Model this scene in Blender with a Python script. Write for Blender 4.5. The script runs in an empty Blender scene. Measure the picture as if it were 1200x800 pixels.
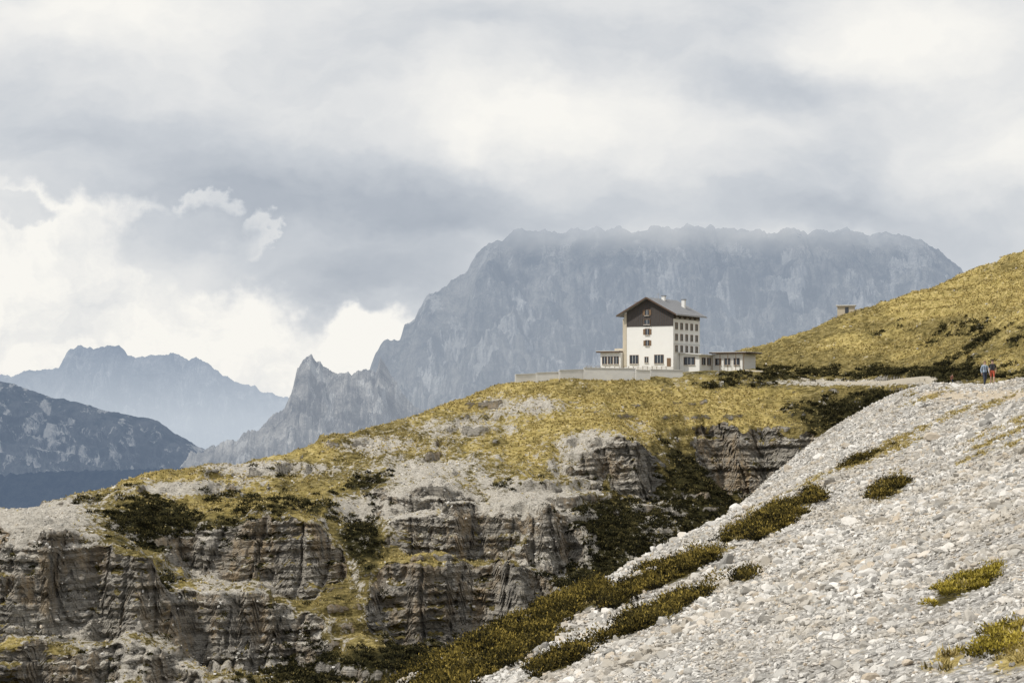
import bpy, math, numpy as np
from mathutils import Vector, Matrix
rng = np.random.default_rng(7)
F = 2333.33; HZ = 480.0
scene = bpy.context.scene
scene.view_settings.view_transform = 'Standard'
try: scene.view_settings.look = 'None'
except Exception: pass
scene.view_settings.exposure = 0
def W(px, py, D): return ((px-600)/F*D, D, (HZ-py)/F*D)

# ------------------------------------------------------------------ noise
_r = np.random.default_rng(3)
PERM = _r.permutation(256).astype(np.int32)
G3 = _r.normal(size=(256,3)); G3 /= np.linalg.norm(G3,axis=1)[:,None]
G2 = np.stack([np.cos(np.arange(256)*2*np.pi/256), np.sin(np.arange(256)*2*np.pi/256)],1)
def fade(t): return t*t*t*(t*(t*6-15)+10)
def perlin2(x, y, seed=0):
    xi=np.floor(x).astype(np.int32); yi=np.floor(y).astype(np.int32)
    xf=x-xi; yf=y-yi; u=fade(xf); v=fade(yf)
    def g(i,j):
        h=PERM[(PERM[(xi+i+seed*17)&255]+yi+j)&255]
        return G2[h,0]*(xf-i)+G2[h,1]*(yf-j)
    a=g(0,0); b=g(1,0); c=g(0,1); d=g(1,1)
    return ((a+(b-a)*u)*(1-v)+(c+(d-c)*u)*v)*1.5
def perlin3(x,y,z,seed=0):
    xi=np.floor(x).astype(np.int32); yi=np.floor(y).astype(np.int32); zi=np.floor(z).astype(np.int32)
    xf=x-xi; yf=y-yi; zf=z-zi; u=fade(xf); v=fade(yf); w=fade(zf)
    def g(i,j,k):
        h=PERM[(PERM[(PERM[(xi+i+seed*13)&255]+yi+j)&255]+zi+k)&255]
        return G3[h,0]*(xf-i)+G3[h,1]*(yf-j)+G3[h,2]*(zf-k)
    def l(k):
        a=g(0,0,k); b=g(1,0,k); c=g(0,1,k); d=g(1,1,k)
        return (a+(b-a)*u)*(1-v)+(c+(d-c)*u)*v
    a=l(0); b=l(1)
    return (a+(b-a)*w)*1.5
def fbm2(x,y,o=4,seed=0,gain=.5):
    s=0; a=1; f=1
    for i in range(o):
        s=s+a*perlin2(x*f+i*7.3,y*f-i*3.1,seed+i); a*=gain; f*=2.03
    return s
def fbm3(x,y,z,o=3,seed=0,gain=.5):
    s=0; a=1; f=1
    for i in range(o):
        s=s+a*perlin3(x*f+i*5.3,y*f-i*3.1,z*f+i,seed+i); a*=gain; f*=2.03
    return s
def ridged2(x,y,o=4,seed=0,gain=.5):
    s=0; a=1; f=1; t=0
    for i in range(o):
        s=s+a*(1-2*np.abs(perlin2(x*f+i*7.3,y*f-i*3.1,seed+i))); t+=a; a*=gain; f*=2.03
    return s/t
def sst(a,b,x):
    t=np.clip((x-a)/(b-a),0,1); return t*t*(3-2*t)

# ------------------------------------------------------------------ mesh helpers
def np_mesh(name, V, Fc, mats=(), smooth=True, attrs=None, parent=None):
    me=bpy.data.meshes.new(name)
    V=np.asarray(V,dtype=np.float32); Fc=np.asarray(Fc,dtype=np.int32); m,k=Fc.shape
    me.vertices.add(len(V)); me.vertices.foreach_set('co',V.ravel())
    me.loops.add(m*k); me.loops.foreach_set('vertex_index',Fc.ravel())
    me.polygons.add(m); me.polygons.foreach_set('loop_start',np.arange(0,m*k,k,dtype=np.int32))
    if isinstance(smooth,np.ndarray): me.polygons.foreach_set('use_smooth',smooth.astype(bool))
    else: me.polygons.foreach_set('use_smooth',np.full(m,bool(smooth)))
    me.update(calc_edges=True); me.validate()
    if attrs:
        for an,arr in attrs.items():
            a=me.color_attributes.new(an,'FLOAT_COLOR','POINT')
            a.data.foreach_set('color',np.asarray(arr,dtype=np.float32).ravel())
    for mt in mats: me.materials.append(mt)
    ob=bpy.data.objects.new(name,me); scene.collection.objects.link(ob)
    if parent: ob.parent=parent
    return ob
def grid_faces(nr,nc):
    i=np.arange(nr*nc).reshape(nr,nc)
    return np.stack([i[:-1,:-1],i[:-1,1:],i[1:,1:],i[1:,:-1]],-1).reshape(-1,4)
def empty(name,loc=(0,0,0),rotz=0):
    e=bpy.data.objects.new(name,None); e.location=loc; e.rotation_euler=(0,0,rotz)
    e.empty_display_size=.5
    scene.collection.objects.link(e); return e

# ------------------------------------------------------------------ node helpers
class NT:
    def __init__(s,tree): s.t=tree; s.n=tree.nodes; s.l=tree.links
    def new(s,typ,**kw):
        nd=s.n.new(typ)
        for k,v in kw.items(): setattr(nd,k,v)
        return nd
    def link(s,a,b): s.l.new(a,b)
    def val(s,inp,v):
        if isinstance(v,bpy.types.NodeSocket): s.link(v,inp)
        else: inp.default_value=v
    def math(s,op,a,b=None,clamp=False):
        nd=s.new('ShaderNodeMath',operation=op); nd.use_clamp=clamp
        s.val(nd.inputs[0],a)
        if b is not None: s.val(nd.inputs[1],b)
        return nd.outputs[0]
    def mix(s,f,a,b,blend='MIX'):
        nd=s.new('ShaderNodeMix',data_type='RGBA',blend_type=blend)
        s.val(nd.inputs[0],f)
        for sock,v in ((nd.inputs[6],a),(nd.inputs[7],b)):
            if isinstance(v,(tuple,list)) and len(v)==3: v=(*v,1)
            s.val(sock,v)
        return nd.outputs[2]
    def noise(s,vec,scale,detail=4,rough=.55,dist=0,out='Fac'):
        nd=s.new('ShaderNodeTexNoise'); 
        if vec is not None: s.link(vec,nd.inputs['Vector'])
        nd.inputs['Scale'].default_value=scale; nd.inputs['Detail'].default_value=detail
        nd.inputs['Roughness'].default_value=rough; nd.inputs['Distortion'].default_value=dist
        return nd.outputs[out]
    def ramp(s,f,pts,interp='LINEAR'):
        nd=s.new('ShaderNodeValToRGB'); cr=nd.color_ramp; cr.interpolation=interp
        while len(cr.elements)>1: cr.elements.remove(cr.elements[-1])
        cr.elements[0].position=pts[0][0]; c=pts[0][1]; cr.elements[0].color=(*c,1) if len(c)==3 else c
        for p,c in pts[1:]:
            e=cr.elements.new(p); e.color=(*c,1) if len(c)==3 else c
        s.val(nd.inputs[0],f); return nd.outputs[0]
    def mr(s,v,a,b,c=0,d=1,smooth=False):
        nd=s.new('ShaderNodeMapRange'); nd.interpolation_type='SMOOTHSTEP' if smooth else 'LINEAR'
        s.val(nd.inputs[0],v)
        for i,x in enumerate((a,b,c,d)): nd.inputs[i+1].default_value=x
        return nd.outputs[0]
    def mapping(s,vec,scale):
        nd=s.new('ShaderNodeMapping'); s.link(vec,nd.inputs[0]); nd.inputs['Scale'].default_value=scale
        return nd.outputs[0]
    def bump(s,h,strength,dist,normal=None):
        nd=s.new('ShaderNodeBump'); nd.inputs['Strength'].default_value=strength; nd.inputs['Distance'].default_value=dist
        s.link(h,nd.inputs['Height'])
        if normal: s.link(normal,nd.inputs['Normal'])
        return nd.outputs[0]
def new_mat(name):
    m=bpy.data.materials.new(name); m.use_nodes=True; m.node_tree.nodes.clear()
    t=NT(m.node_tree); out=t.new('ShaderNodeOutputMaterial'); return m,t,out
def principled(t,out,col,rough=.9,normal=None,spec=.2):
    b=t.new('ShaderNodeBsdfPrincipled'); 
    if isinstance(col,(tuple,list)): col=(*col[:3],1)
    t.val(b.inputs['Base Color'],col); t.val(b.inputs['Roughness'],rough)
    b.inputs['Specular IOR Level'].default_value=spec
    if normal: t.link(normal,b.inputs['Normal'])
    t.link(b.outputs[0],out.inputs['Surface']); return b
def simple_mat(name,col,rough=.8,var=.25,scale=3.0,bump=0,spec=.3,stretch=(1,1,1)):
    m,t,out=new_mat(name); tc=t.new('ShaderNodeTexCoord').outputs['Object']
    v=t.mapping(tc,stretch)
    n=t.noise(v,scale,5,.65)
    c=t.mix(n,tuple(x*(1-var) for x in col),tuple(min(1,x*(1+var*.6)) for x in col))
    nrm=t.bump(n,.6,bump) if bump else None
    principled(t,out,c,rough,nrm,spec); return m

# ================================================================== TERRAIN MATERIALS
def terrain_material():
    m,t,out=new_mat('mountain_ground')
    pos=t.new('ShaderNodeNewGeometry').outputs['Position']
    at=t.new('ShaderNodeAttribute',attribute_name='mask')
    sep=t.new('ShaderNodeSeparateColor'); t.link(at.outputs['Color'],sep.inputs[0])
    rock,dark,pale=sep.outputs[0],sep.outputs[1],sep.outputs[2]; yel=at.outputs['Alpha']
    st=t.noise(t.mapping(pos,(.08,.08,1.0)),1.4,6,.74,.6)
    beds=t.noise(t.mapping(pos,(.035,.035,1.5)),1.3,4,.7,.3)
    blot=t.noise(t.mapping(pos,(1,1,.6)),.13,4,.6)
    vert=t.noise(t.mapping(pos,(1.0,1.0,.12)),.9,5,.72)
    mott=t.noise(pos,.9,5,.75)
    rc=t.ramp(t.math('ADD',t.math('MULTIPLY',st,.68),t.math('MULTIPLY',mott,.32)),[(.34,(.15,.14,.125)),(.42,(.34,.315,.275)),(.50,(.55,.51,.445)),(.62,(.76,.72,.645))])
    rc=t.mix(t.mr(beds,.36,.44,.68,0),rc,(.13,.122,.115))
    rc=t.mix(t.mr(vert,.35,.48,.45,0),rc,(.15,.142,.133))
    stain=t.math('MULTIPLY',t.mr(blot,.47,.59),t.mr(vert,.38,.6))
    rc=t.mix(t.math('MULTIPLY',stain,.75),rc,(.60,.44,.255))
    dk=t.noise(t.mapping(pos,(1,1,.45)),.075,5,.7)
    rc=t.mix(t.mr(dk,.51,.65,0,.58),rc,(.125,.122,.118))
    fine=t.noise(pos,2.6,5,.8)
    pc=t.ramp(fine,[(.32,(.29,.26,.215)),(.46,(.52,.48,.415)),(.60,(.72,.68,.605))])
    g1=t.noise(pos,.8,7,.78,.3); g2=t.noise(t.mapping(pos,(1,1,2.5)),.06,6,.7); g3=t.noise(t.mapping(pos,(.4,.4,2.4)),1.7,4,.7)
    gm=t.math('ADD',t.math('MULTIPLY',g1,.6),t.math('MULTIPLY',g3,.4))
    base=t.ramp(gm,[(.38,(.045,.040,.018)),(.46,(.15,.122,.046)),(.53,(.31,.25,.10)),(.64,(.54,.44,.20))])
    yl=t.ramp(gm,[(.38,(.14,.11,.038)),(.45,(.42,.335,.115)),(.55,(.68,.545,.225)),(.65,(.80,.67,.36))])
    dg=t.ramp(gm,[(.38,(.012,.013,.008)),(.5,(.045,.042,.018)),(.62,(.13,.11,.042))])
    gc=t.mix(t.mr(t.math('ADD',yel,t.math('MULTIPLY',t.math('SUBTRACT',g2,.5),5.0)),.1,.85),base,yl)
    gc=t.mix(t.mr(t.math('ADD',dark,t.math('MULTIPLY',t.math('SUBTRACT',g1,.5),2.4)),.3,.6),gc,dg)
    pm=t.mr(t.math('ADD',pale,t.math('MULTIPLY',t.math('SUBTRACT',g1,.5),3.0)),.42,.58)
    c=t.mix(pm,gc,pc)
    rm=t.mr(t.math('ADD',rock,t.math('MULTIPLY',t.math('SUBTRACT',g1,.5),1.3)),.36,.50)
    c=t.mix(rm,c,rc)
    h=t.math('ADD',t.math('MULTIPLY',gm,1.1),t.math('MULTIPLY',st,t.math('MULTIPLY',rm,1.6)))
    h=t.math('ADD',h,t.math('MULTIPLY',mott,t.math('MULTIPLY',rm,1.1)))
    h=t.math('ADD',h,t.math('MULTIPLY',beds,t.math('MULTIPLY',rm,1.2)))
    principled(t,out,c,.95,t.bump(h,1.0,1.3),.05)
    return m
def scree_material():
    m,t,out=new_mat('scree_ground')
    pos=t.new('ShaderNodeNewGeometry').outputs['Position']
    at=t.new('ShaderNodeAttribute',attribute_name='mask')
    sep=t.new('ShaderNodeSeparateColor'); t.link(at.outputs['Color'],sep.inputs[0])
    soil,green,path=sep.outputs[0],sep.outputs[1],sep.outputs[2]
    vo=t.new('ShaderNodeTexVoronoi'); t.link(pos,vo.inputs['Vector']); vo.inputs['Scale'].default_value=9
    s2=t.new('ShaderNodeSeparateColor'); t.link(vo.outputs['Color'],s2.inputs[0])
    n=t.noise(pos,.5,5,.7)
    c=t.ramp(s2.outputs[0],[(0,(.38,.36,.335)),(.5,(.54,.52,.485)),(1,(.72,.695,.655))])
    c=t.mix(t.mr(vo.outputs['Distance'],.35,.75,0,.75),c,(.17,.16,.145))
    c=t.mix(t.mr(n,.48,.66,0,.5),c,(.35,.31,.25))
    g1=t.noise(pos,3.5,6,.78)
    sc=t.ramp(g1,[(.35,(.12,.095,.035)),(.5,(.36,.28,.10)),(.66,(.56,.46,.21))])
    gc=t.ramp(g1,[(.35,(.022,.02,.009)),(.6,(.11,.09,.028))])
    pc=t.ramp(g1,[(.35,(.44,.37,.27)),(.65,(.64,.56,.45))])
    def th(x,k=1.6): return t.mr(t.math('ADD',x,t.math('MULTIPLY',t.math('SUBTRACT',g1,.5),k)),.35,.6)
    c=t.mix(th(soil),c,sc); c=t.mix(th(path),c,pc); c=t.mix(th(green),c,gc)
    h=t.math('SUBTRACT',t.math('MULTIPLY',g1,.8),vo.outputs['Distance'])
    principled(t,out,c,.95,t.bump(h,.9,.12),.1)
    return m
def stone_material(name,lo,hi,warm=(.52,.44,.34)):
    m,t,out=new_mat(name)
    g=t.new('ShaderNodeNewGeometry'); pos=g.outputs['Position']; rnd=g.outputs['Random Per Island']
    c=t.ramp(rnd,[(0,tuple(x*.6 for x in lo)),(.22,lo),(.80,hi),(.91,warm),(1,lo)])
    big=t.noise(t.mapping(pos,(1,.5,1)),.3,5,.65)
    c=t.mix(t.mr(big,.46,.62,0,.6),c,tuple(x*y for x,y in zip(lo,(.93,.84,.71))))
    n=t.noise(pos,9,3,.7)
    c=t.mix(t.mr(n,.45,.75,0,.3),c,tuple(x*.5 for x in lo))
    principled(t,out,c,.95,t.bump(n,.5,.03),.1); return m
def leaf_material(name,cols):
    m,t,out=new_mat(name)
    at=t.new('ShaderNodeAttribute',attribute_name='tint'); s=t.new('ShaderNodeSeparateColor'); t.link(at.outputs['Color'],s.inputs[0])
    c=t.ramp(s.outputs[0],[(i/(len(cols)-1),c) for i,c in enumerate(cols)])
    b=principled(t,out,c,.85,None,.1)
    tr=t.new('ShaderNodeBsdfTranslucent'); t.link(c,tr.inputs[0])
    mx=t.new('ShaderNodeMixShader'); mx.inputs[0].default_value=.15
    t.link(b.outputs[0],mx.inputs[1]); t.link(tr.outputs[0],mx.inputs[2]); t.link(mx.outputs[0],out.inputs['Surface'])
    return m
M_ground=terrain_material(); M_scree=scree_material()
M_stone=stone_material('limestone_rubble',(.44,.425,.395),(.76,.735,.695))
M_pine=leaf_material('dwarf_pine_needles',[(.010,.009,.005),(.030,.027,.010),(.11,.087,.022),(.36,.27,.065)])
M_scrub=leaf_material('mountain_scrub_leaves',[(.012,.012,.007),(.030,.030,.013),(.07,.063,.025),(.15,.125,.05)])
M_pineY=leaf_material('yellow_green_needles',[(.03,.025,.008),(.14,.115,.02),(.38,.30,.045),(.58,.47,.10)])
M_grass=leaf_material('dry_grass_blades',[(.10,.08,.03),(.34,.27,.095),(.56,.45,.18),(.74,.62,.32)])

# ================================================================== RBF surface
class Surf:
    def __init__(s,pts,x0,x1,y0,y1,step,c=3.0,warp=None):
        P=np.array(pts,float); s.x0,s.y0,s.step=x0,y0,step
        n=len(P); d=np.sqrt(((P[:,None,:2]-P[None,:,:2])**2).sum(-1)+c*c)
        A=np.zeros((n+3,n+3)); A[:n,:n]=-d-np.eye(n)*0.15
        Q=np.column_stack([np.ones(n),P[:,:2]/100]); A[:n,n:]=Q; A[n:,:n]=Q.T
        b=np.zeros(n+3); b[:n]=P[:,2]; w=np.linalg.lstsq(A,b,rcond=None)[0]
        xs=np.arange(x0,x1+step,step); ys=np.arange(y0,y1+step,step); s.nx,s.ny=len(xs),len(ys)
        X,Y=np.meshgrid(xs,ys)
        Xw,Yw=(X,Y) if warp is None else warp(X,Y)
        Z=w[n]+w[n+1]*Xw/100+w[n+2]*Yw/100
        for i in range(n): Z=Z-w[i]*np.sqrt((Xw-P[i,0])**2+(Yw-P[i,1])**2+c*c)
        s.Z=Z
    def __call__(s,x,y):
        u=np.clip((np.asarray(x,float)-s.x0)/s.step,0,s.nx-1.001); v=np.clip((np.asarray(y,float)-s.y0)/s.step,0,s.ny-1.001)
        i=u.astype(int); j=v.astype(int); a=u-i; b=v-j; Z=s.Z
        return (Z[j,i]*(1-a)+Z[j,i+1]*a)*(1-b)+(Z[j+1,i]*(1-a)+Z[j+1,i+1]*a)*b

# ------------------------------------------------------------------ ridge controls
cols={-150:[(635,322),(655,286),(745,282),(755,275),(830,270)],
-70:[(620,323),(642,300),(653,285),(744,281),(754,275),(835,269)],
0:[(604,325),(628,300),(650,284),(744,280),(752,274),(835,268)],
60:[(590,330),(612,305),(648,286),(740,282),(752,275),(835,269)],
120:[(575,336),(608,312),(650,289),(742,285),(760,276),(835,270)],
170:[(563,342),(600,320),(640,300),(655,289),(725,285),(770,277),(830,272)],
195:[(558,344),(595,324),(640,306),(690,293),(740,286),(800,276)],
222:[(554,345),(588,328),(632,311),(668,308),(695,292),(775,287),(800,276),(840,272)],
250:[(548,348),(583,330),(632,310),(668,307),(695,291),(778,286),(800,276),(840,272)],
285:[(544,350),(580,332),(632,310),(668,307),(695,290),(778,286),(800,276),(840,272)],
320:[(538,354),(570,338),(618,310),(690,306),(712,291),(775,286),(830,272)],
360:[(529,358),(565,340),(616,311),(692,306),(722,290),(785,285),(830,274)],
392:[(518,362),(560,342),(583,328),(622,313),(690,306),(740,290),(800,280)],
425:[(506,367),(552,346),(588,330),(612,323),(650,312),(690,303),(740,292),(775,284),(830,276)],
465:[(494,373),(545,349),(582,329),(607,326),(612,319),(656,315),(663,306),(742,302),(778,287),(830,277)],
500:[(487,377),(540,352),(580,330),(604,327),(610,319),(662,315),(668,306),(744,302),(780,288),(830,278)],
535:[(475,383),(530,357),(580,332),(603,329),(606,319),(662,315),(669,306),(742,302),(778,289),(835,279)],
565:[(463,389),(520,362),(575,335),(600,330),(602,319),(662,315),(670,307),(740,303),(775,290),(840,280)],
600:[(450,395),(508,367),(568,338),(598,320),(662,316),(671,307),(738,303),(778,290)],
630:[(449,396),(498,371),(558,343),(598,321),(661,317),(674,307),(732,303),(780,290)],
665:[(448,397),(490,374),(550,348),(600,325),(655,321),(700,306),(780,292)],
705:[(447,398),(490,376),(530,352),(568,348),(620,332),(680,312),(780,295)],
735:[(447,398),(488,378),(526,353),(576,350),(620,333),(680,314),(770,297)],
768:[(447,399),(485,380),(528,355),(572,351),(620,335),(680,318),(760,300)],
798:[(447,400),(480,388),(512,376),(545,364),(600,345),(660,325),(740,305)],
825:[(448,400),(478,389),(511,380),(558,376),(600,352),(655,332),(730,308)],
870:[(449,400),(475,391),(508,381),(568,378),(600,358),(650,337),(710,314)],
905:[(450,399),(478,389),(508,381),(572,377),(600,358),(650,338)],
940:[(450,397),(480,387),(509,379),(572,375),(600,357),(650,338)],
975:[(451,394),(480,384),(514,374),(565,369),(600,352)],
1020:[(453,385),(480,372),(510,358),(560,340)],
1075:[(456,362),(480,350),(520,335)],
920.5:[(440,412),(420,428),(398,445)],
960:[(435,414),(410,430),(383,446)],
1000:[(452,390),(436,405),(404,425),(367,446)],
1050:[(453,374),(435,400),(400,420),(350,445)],
1130:[(449,330),(435,350),(390,385),(322,435)],
1200:[(448,300),(430,320),(380,360),(340,390),(300,425)],
1350:[(440,260),(380,300),(300,360),(250,420)],
870.5:[(438,422),(418,440)]}
pts=[]
for px,l in cols.items():
    for py,D in l: pts.append(W(px,py,D))
pts+=[(-120,200,-72),(-60,200,-72),(0,200,-66),(-20,240,-54),(-80,240,-54),(20,250,-48),(35,220,-45),(-165,240,-58),(25,290,-37.5),
(50,290,-24),(54,250,-22),(45,205,-32),(66,270,2.2),(63,230,2.2),(60,190,2.0),(66,300,3.3),(80,250,3.0),(80,200,2.8),
(110,470,26),(110,560,0),(72,480,12),(55,480,5),(28,452,8.0),(28,485,3),(0,440,-2),(0,480,-18),(-25,425,-14),(-45,410,-20),(-60,430,-30),(-110,400,-45),(-85,378,-34),(-60,560,-85),(60,560,-40),
(-150,560,-95),(160,560,-10),(-150,380,-50),(165,400,45),(165,300,30),(165,220,20),(115,200,12),
(14,412,7.3),(18,430,7.6),(40,410,7.8),(40,430,7.9),(28,420,7.8),(50,412,8),(8,405,6.8),(-170,300,-30)]
def crestline(X): return 395+.72*np.minimum(X,0)
def warpR(X,Y):
    k=sst(405,385,Y)*sst(185,250,Y)*(.35+.65*sst(70,40,X))
    cr=1-np.exp(-((Y-crestline(X))/9.0)**2)*.8
    k=k*cr
    return X+k*3.0*fbm2(X/14,Y/14,3,5), Y+k*(4.4*fbm2(X/12,Y/26,3,11)+1.3*perlin2(X/4.2,Y/12,21)+.9*np.round(1.6*perlin2(X/2.6,Y/20,24)))
R=Surf(pts,-170,170,180,600,1.0,.8,warpR)
XX,YY=np.meshgrid(R.x0+np.arange(R.nx),R.y0+np.arange(R.ny))
calmf=lambda x,y: np.exp(-(((x-27)/26)**2+((y-418)/17)**2)**2)
calm=calmf(XX,YY)
nz=1.1*fbm2(XX/26,YY/26,3,2)+.6*fbm2(XX/7,YY/9,2,9)+1.2*(ridged2(XX/13,YY/34,3,14)-.3)*(XX<62)
R.Z=R.Z+(1-calm)*nz*np.where(XX>60,.8,1)*(1-.6*np.exp(-((YY-crestline(XX))/6.0)**2))
def blobs(lst,PX,PY):
    s=0
    for (cx,cy,rx,ry,w) in lst: s=s+w*np.exp(-(((PX-cx)/rx)**2+((PY-cy)/ry)**2))
    return s
soft=[(798,545,20,50,1),(425,655,18,60,.9),(196,690,12,45,.8),(750,640,60,45,.9),(700,640,25,40,.8),(850,640,80,35,1),(905,490,120,14,1),(740,480,120,28,1),(640,520,70,22,.8),(300,590,110,18,.8),(160,610,60,25,.9),(270,690,50,10,.6),(700,760,60,60,.8),(380,750,20,20,.5),(1000,500,60,30,.9),(1100,400,200,100,1)]
def S_build():
    dx=.33; xs=np.concatenate([np.arange(-170,-112,.8),np.arange(-112,112,dx),np.arange(112,170,.8)])
    yd=np.arange(180,600,.5); NR=950
    Xd,Yd=np.meshgrid(xs,yd); Zd=R(Xd,Yd)
    dz=np.diff(Zd,axis=0); wt=np.interp(yd[:-1],[180,245,262,430,455,600],[.25,.3,1,1,.3,.12])[:,None]
    ds=np.sqrt(.25+dz**2)*wt
    k=np.ones(9)/9
    ds=np.apply_along_axis(lambda r:np.convolve(np.pad(r,4,mode='edge'),k,'valid'),1,ds)
    cum=np.vstack([np.zeros(len(xs)),np.cumsum(ds,0)])
    Y=np.empty((NR,len(xs))); tt=np.linspace(0,1,NR)
    for i in range(len(xs)): Y[:,i]=np.interp(tt*cum[-1,i],cum[:,i],yd)
    X=np.tile(xs,(NR,1)); Z=R(X,Y)
    e=.8
    sx=(R(X+e,Y)-R(X-e,Y))/(2*e); sy=(R(X,Y+e)-R(X,Y-e))/(2*e); sl=np.sqrt(sx**2+sy**2)
    cn=fbm2(X/7,Z/3,3,31)
    sb=np.clip(blobs(soft,600+X/Y*F,HZ-Z/Y*F),0,1)
    steep=sst(.75,1.30,sl+.35*cn-.9*sb)
    face=sst(425,400,Y)*(1-calmf(X,Y))
    om=sst(-.05,.4,fbm2(X/16,Y/22,3,33)+.12)*sst(.30,.55,sl)*(1-steep)*face*(1-.4*sb)
    om=np.maximum(om,.9*sst(62,75,X)*sst(.0,.4,fbm2(X/20,Y/20,3,35))*(1-calmf(X,Y)))
    zz=Z+.7*fbm2(X/18,Y/30,3,40)
    f=zz/2.4; tq=f-np.floor(f)
    Z=Z+2.4*(sst(.38,.62,tq)-tq)*om*.75
    riser=om*np.exp(-((tq-.5)/.12)**2)*face*(X<75)*sst(-.2,.2,fbm2(X/5,Z/2,3,37))
    bm_=sst(-.8,.1,fbm2(X/10,Z/5,2,39))
    bed=bm_*(.55*np.sign(np.sin(zz*2*np.pi/3.6+1.4*perlin2(X/22,Z/4,43)))+.36*np.sign(np.sin(zz*2*np.pi/1.35+2.0*perlin2(X/15,Z/2,44))))+.40*perlin2(X/24,zz/.5,47)
    joint=np.abs(perlin2(X/3.0+.3*perlin2(X/2,Z/2,49),Z/12,50)); joint2=np.abs(perlin2(X/6.5,Z/20,53))
    blk=np.round(2.2*fbm3(X/3.0,Y/3.0,Z/1.6,2,60))/2.2
    disp=steep*(.68*bed-.5*np.exp(-(joint/.05)**2)-1.3*np.exp(-(joint2/.05)**2)+.70*blk+1.2*fbm3(X/6,Y/6,Z/7,2,64)+.28*fbm3(X/1.1,Y/1.1,Z/.6,2,66))
    Y2=Y-disp-riser*.5
    rough=(1-steep)*(.20*fbm2(X/1.3,Y/1.3,3,70)+.38*np.maximum(0,fbm2(X/2.6,Y/2.6,2,75)))*(1-calmf(X,Y))
    Z2=Z+rough+steep*.25*perlin3(X/.9,Y/.9,Z/.9,80)
    P=np.stack([X,Y2,Z2],-1); du=np.gradient(P,axis=1); dv=np.gradient(P,axis=0); n=np.cross(du,dv); n/=np.linalg.norm(n,axis=-1,keepdims=True)+1e-9
    up=np.abs(n[...,2]); 
    kk=np.ones(3)/3
    up=np.apply_along_axis(lambda r:np.convolve(np.pad(r,1,mode='edge'),kk,'valid'),1,up)
    ledge=steep*sst(.52,.78,up)
    return X,Y2,Z2,steep,sl,np.maximum(steep-.8*ledge,riser*.85),ledge
X,Y,Z,steep,sl,rockm,ledge=S_build()
PXv=600+X/Y*F; PYv=HZ-Z/Y*F
nb=fbm2(X/9,Y/9,3,90)*.32; nb2=fbm2(X/30,Y/18,3,94); nb3=fbm2(X/4,Y/7,3,97)
dark=blobs([(985,484,75,24,1),(1045,468,40,10,.9),(880,605,80,35,1),(800,565,40,45,.8),(740,650,80,40,1),(170,615,55,32,1),(240,625,60,18,.5),(330,590,60,16,.6),(600,568,38,8,1),(430,560,60,20,.35),(1150,395,90,26,.35),(1000,436,160,9,.7),(420,645,30,50,.9),(196,690,20,40,.8),(350,775,60,40,1),(470,775,60,25,1),(700,610,50,30,.7),(860,452,80,5,.5),(270,600,60,25,.4),(610,760,90,30,1),(1130,440,90,10,.6),(700,720,80,40,1)],PXv,PYv)+nb+.3*nb2+.25*nb3*(PXv>850)  # dark scrub green; gully and bottom-centre blobs also paint shade into the colour
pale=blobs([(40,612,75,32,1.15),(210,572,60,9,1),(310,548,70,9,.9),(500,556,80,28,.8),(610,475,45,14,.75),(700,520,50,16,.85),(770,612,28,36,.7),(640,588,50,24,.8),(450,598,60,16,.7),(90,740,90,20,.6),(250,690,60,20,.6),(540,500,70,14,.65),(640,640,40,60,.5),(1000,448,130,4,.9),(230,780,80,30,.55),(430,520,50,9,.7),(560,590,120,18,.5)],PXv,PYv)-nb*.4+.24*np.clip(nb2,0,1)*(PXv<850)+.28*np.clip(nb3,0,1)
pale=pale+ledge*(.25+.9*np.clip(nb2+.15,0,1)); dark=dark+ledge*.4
yel=blobs([(740,485,120,34,1.3),(860,470,80,16,1.2),(640,530,60,22,1),(455,520,60,14,1.1),(300,590,120,22,.8),(880,497,80,9,1.1),(1080,350,170,26,1),(1150,330,120,34,.8),(1050,410,100,14,.8),(560,470,80,14,1.1),(250,560,120,10,.9),(1180,430,60,10,.5)],PXv,PYv)+nb+.3*nb3
dark=dark-.25*np.clip(yel-.6,0,1)
flatm=1-steep
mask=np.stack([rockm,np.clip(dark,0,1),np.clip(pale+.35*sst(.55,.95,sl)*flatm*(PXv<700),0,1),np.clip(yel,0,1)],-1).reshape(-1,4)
Vr=np.stack([X,Y,Z],-1).reshape(-1,3)
Fr=grid_faces(*X.shape)
stf=steep.ravel()[Fr].mean(1)
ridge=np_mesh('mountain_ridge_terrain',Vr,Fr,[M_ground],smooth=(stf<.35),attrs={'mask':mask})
def groundR(x,y): return float(R(np.array([x]),np.array([y]))[0])

# ------------------------------------------------------------------ scree slope
edge=[(480,800,75),(560,752,80),(625,722,86),(690,690,92),(760,652,100),(850,605,112),(930,560,122),(1000,515,133),(1045,482,141),(1078,460,149)]
sp=[W(*p) for p in edge]
for p in edge[:-1]:
    x,y,z=W(*p); sp.append((x-7,y+10,z-6.5)); sp.append((x-20,y+26,z-22))
x,y,z=W(*edge[-1]); sp+=[(x-6,y+13,z-4),(x-16,y+26,z-20),(x+2,y+14,z+.1)]
sp+=[W(*p) for p in [(1105,459,153),(1150,460,150),(1200,458,152),(1250,455,155),(1200,478,120),(1130,478,133),(1200,800,24),(1050,800,28),(900,800,34),(770,800,44),(640,800,55),(560,800,64),
 (1200,700,34),(1050,700,42),(900,700,60),(800,700,72),(1200,600,52),(1080,600,68),(980,600,86),(1200,530,82),(1100,530,100),(1040,530,116),(1100,495,125),(1330,520,70),(1400,600,40)]]
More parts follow.
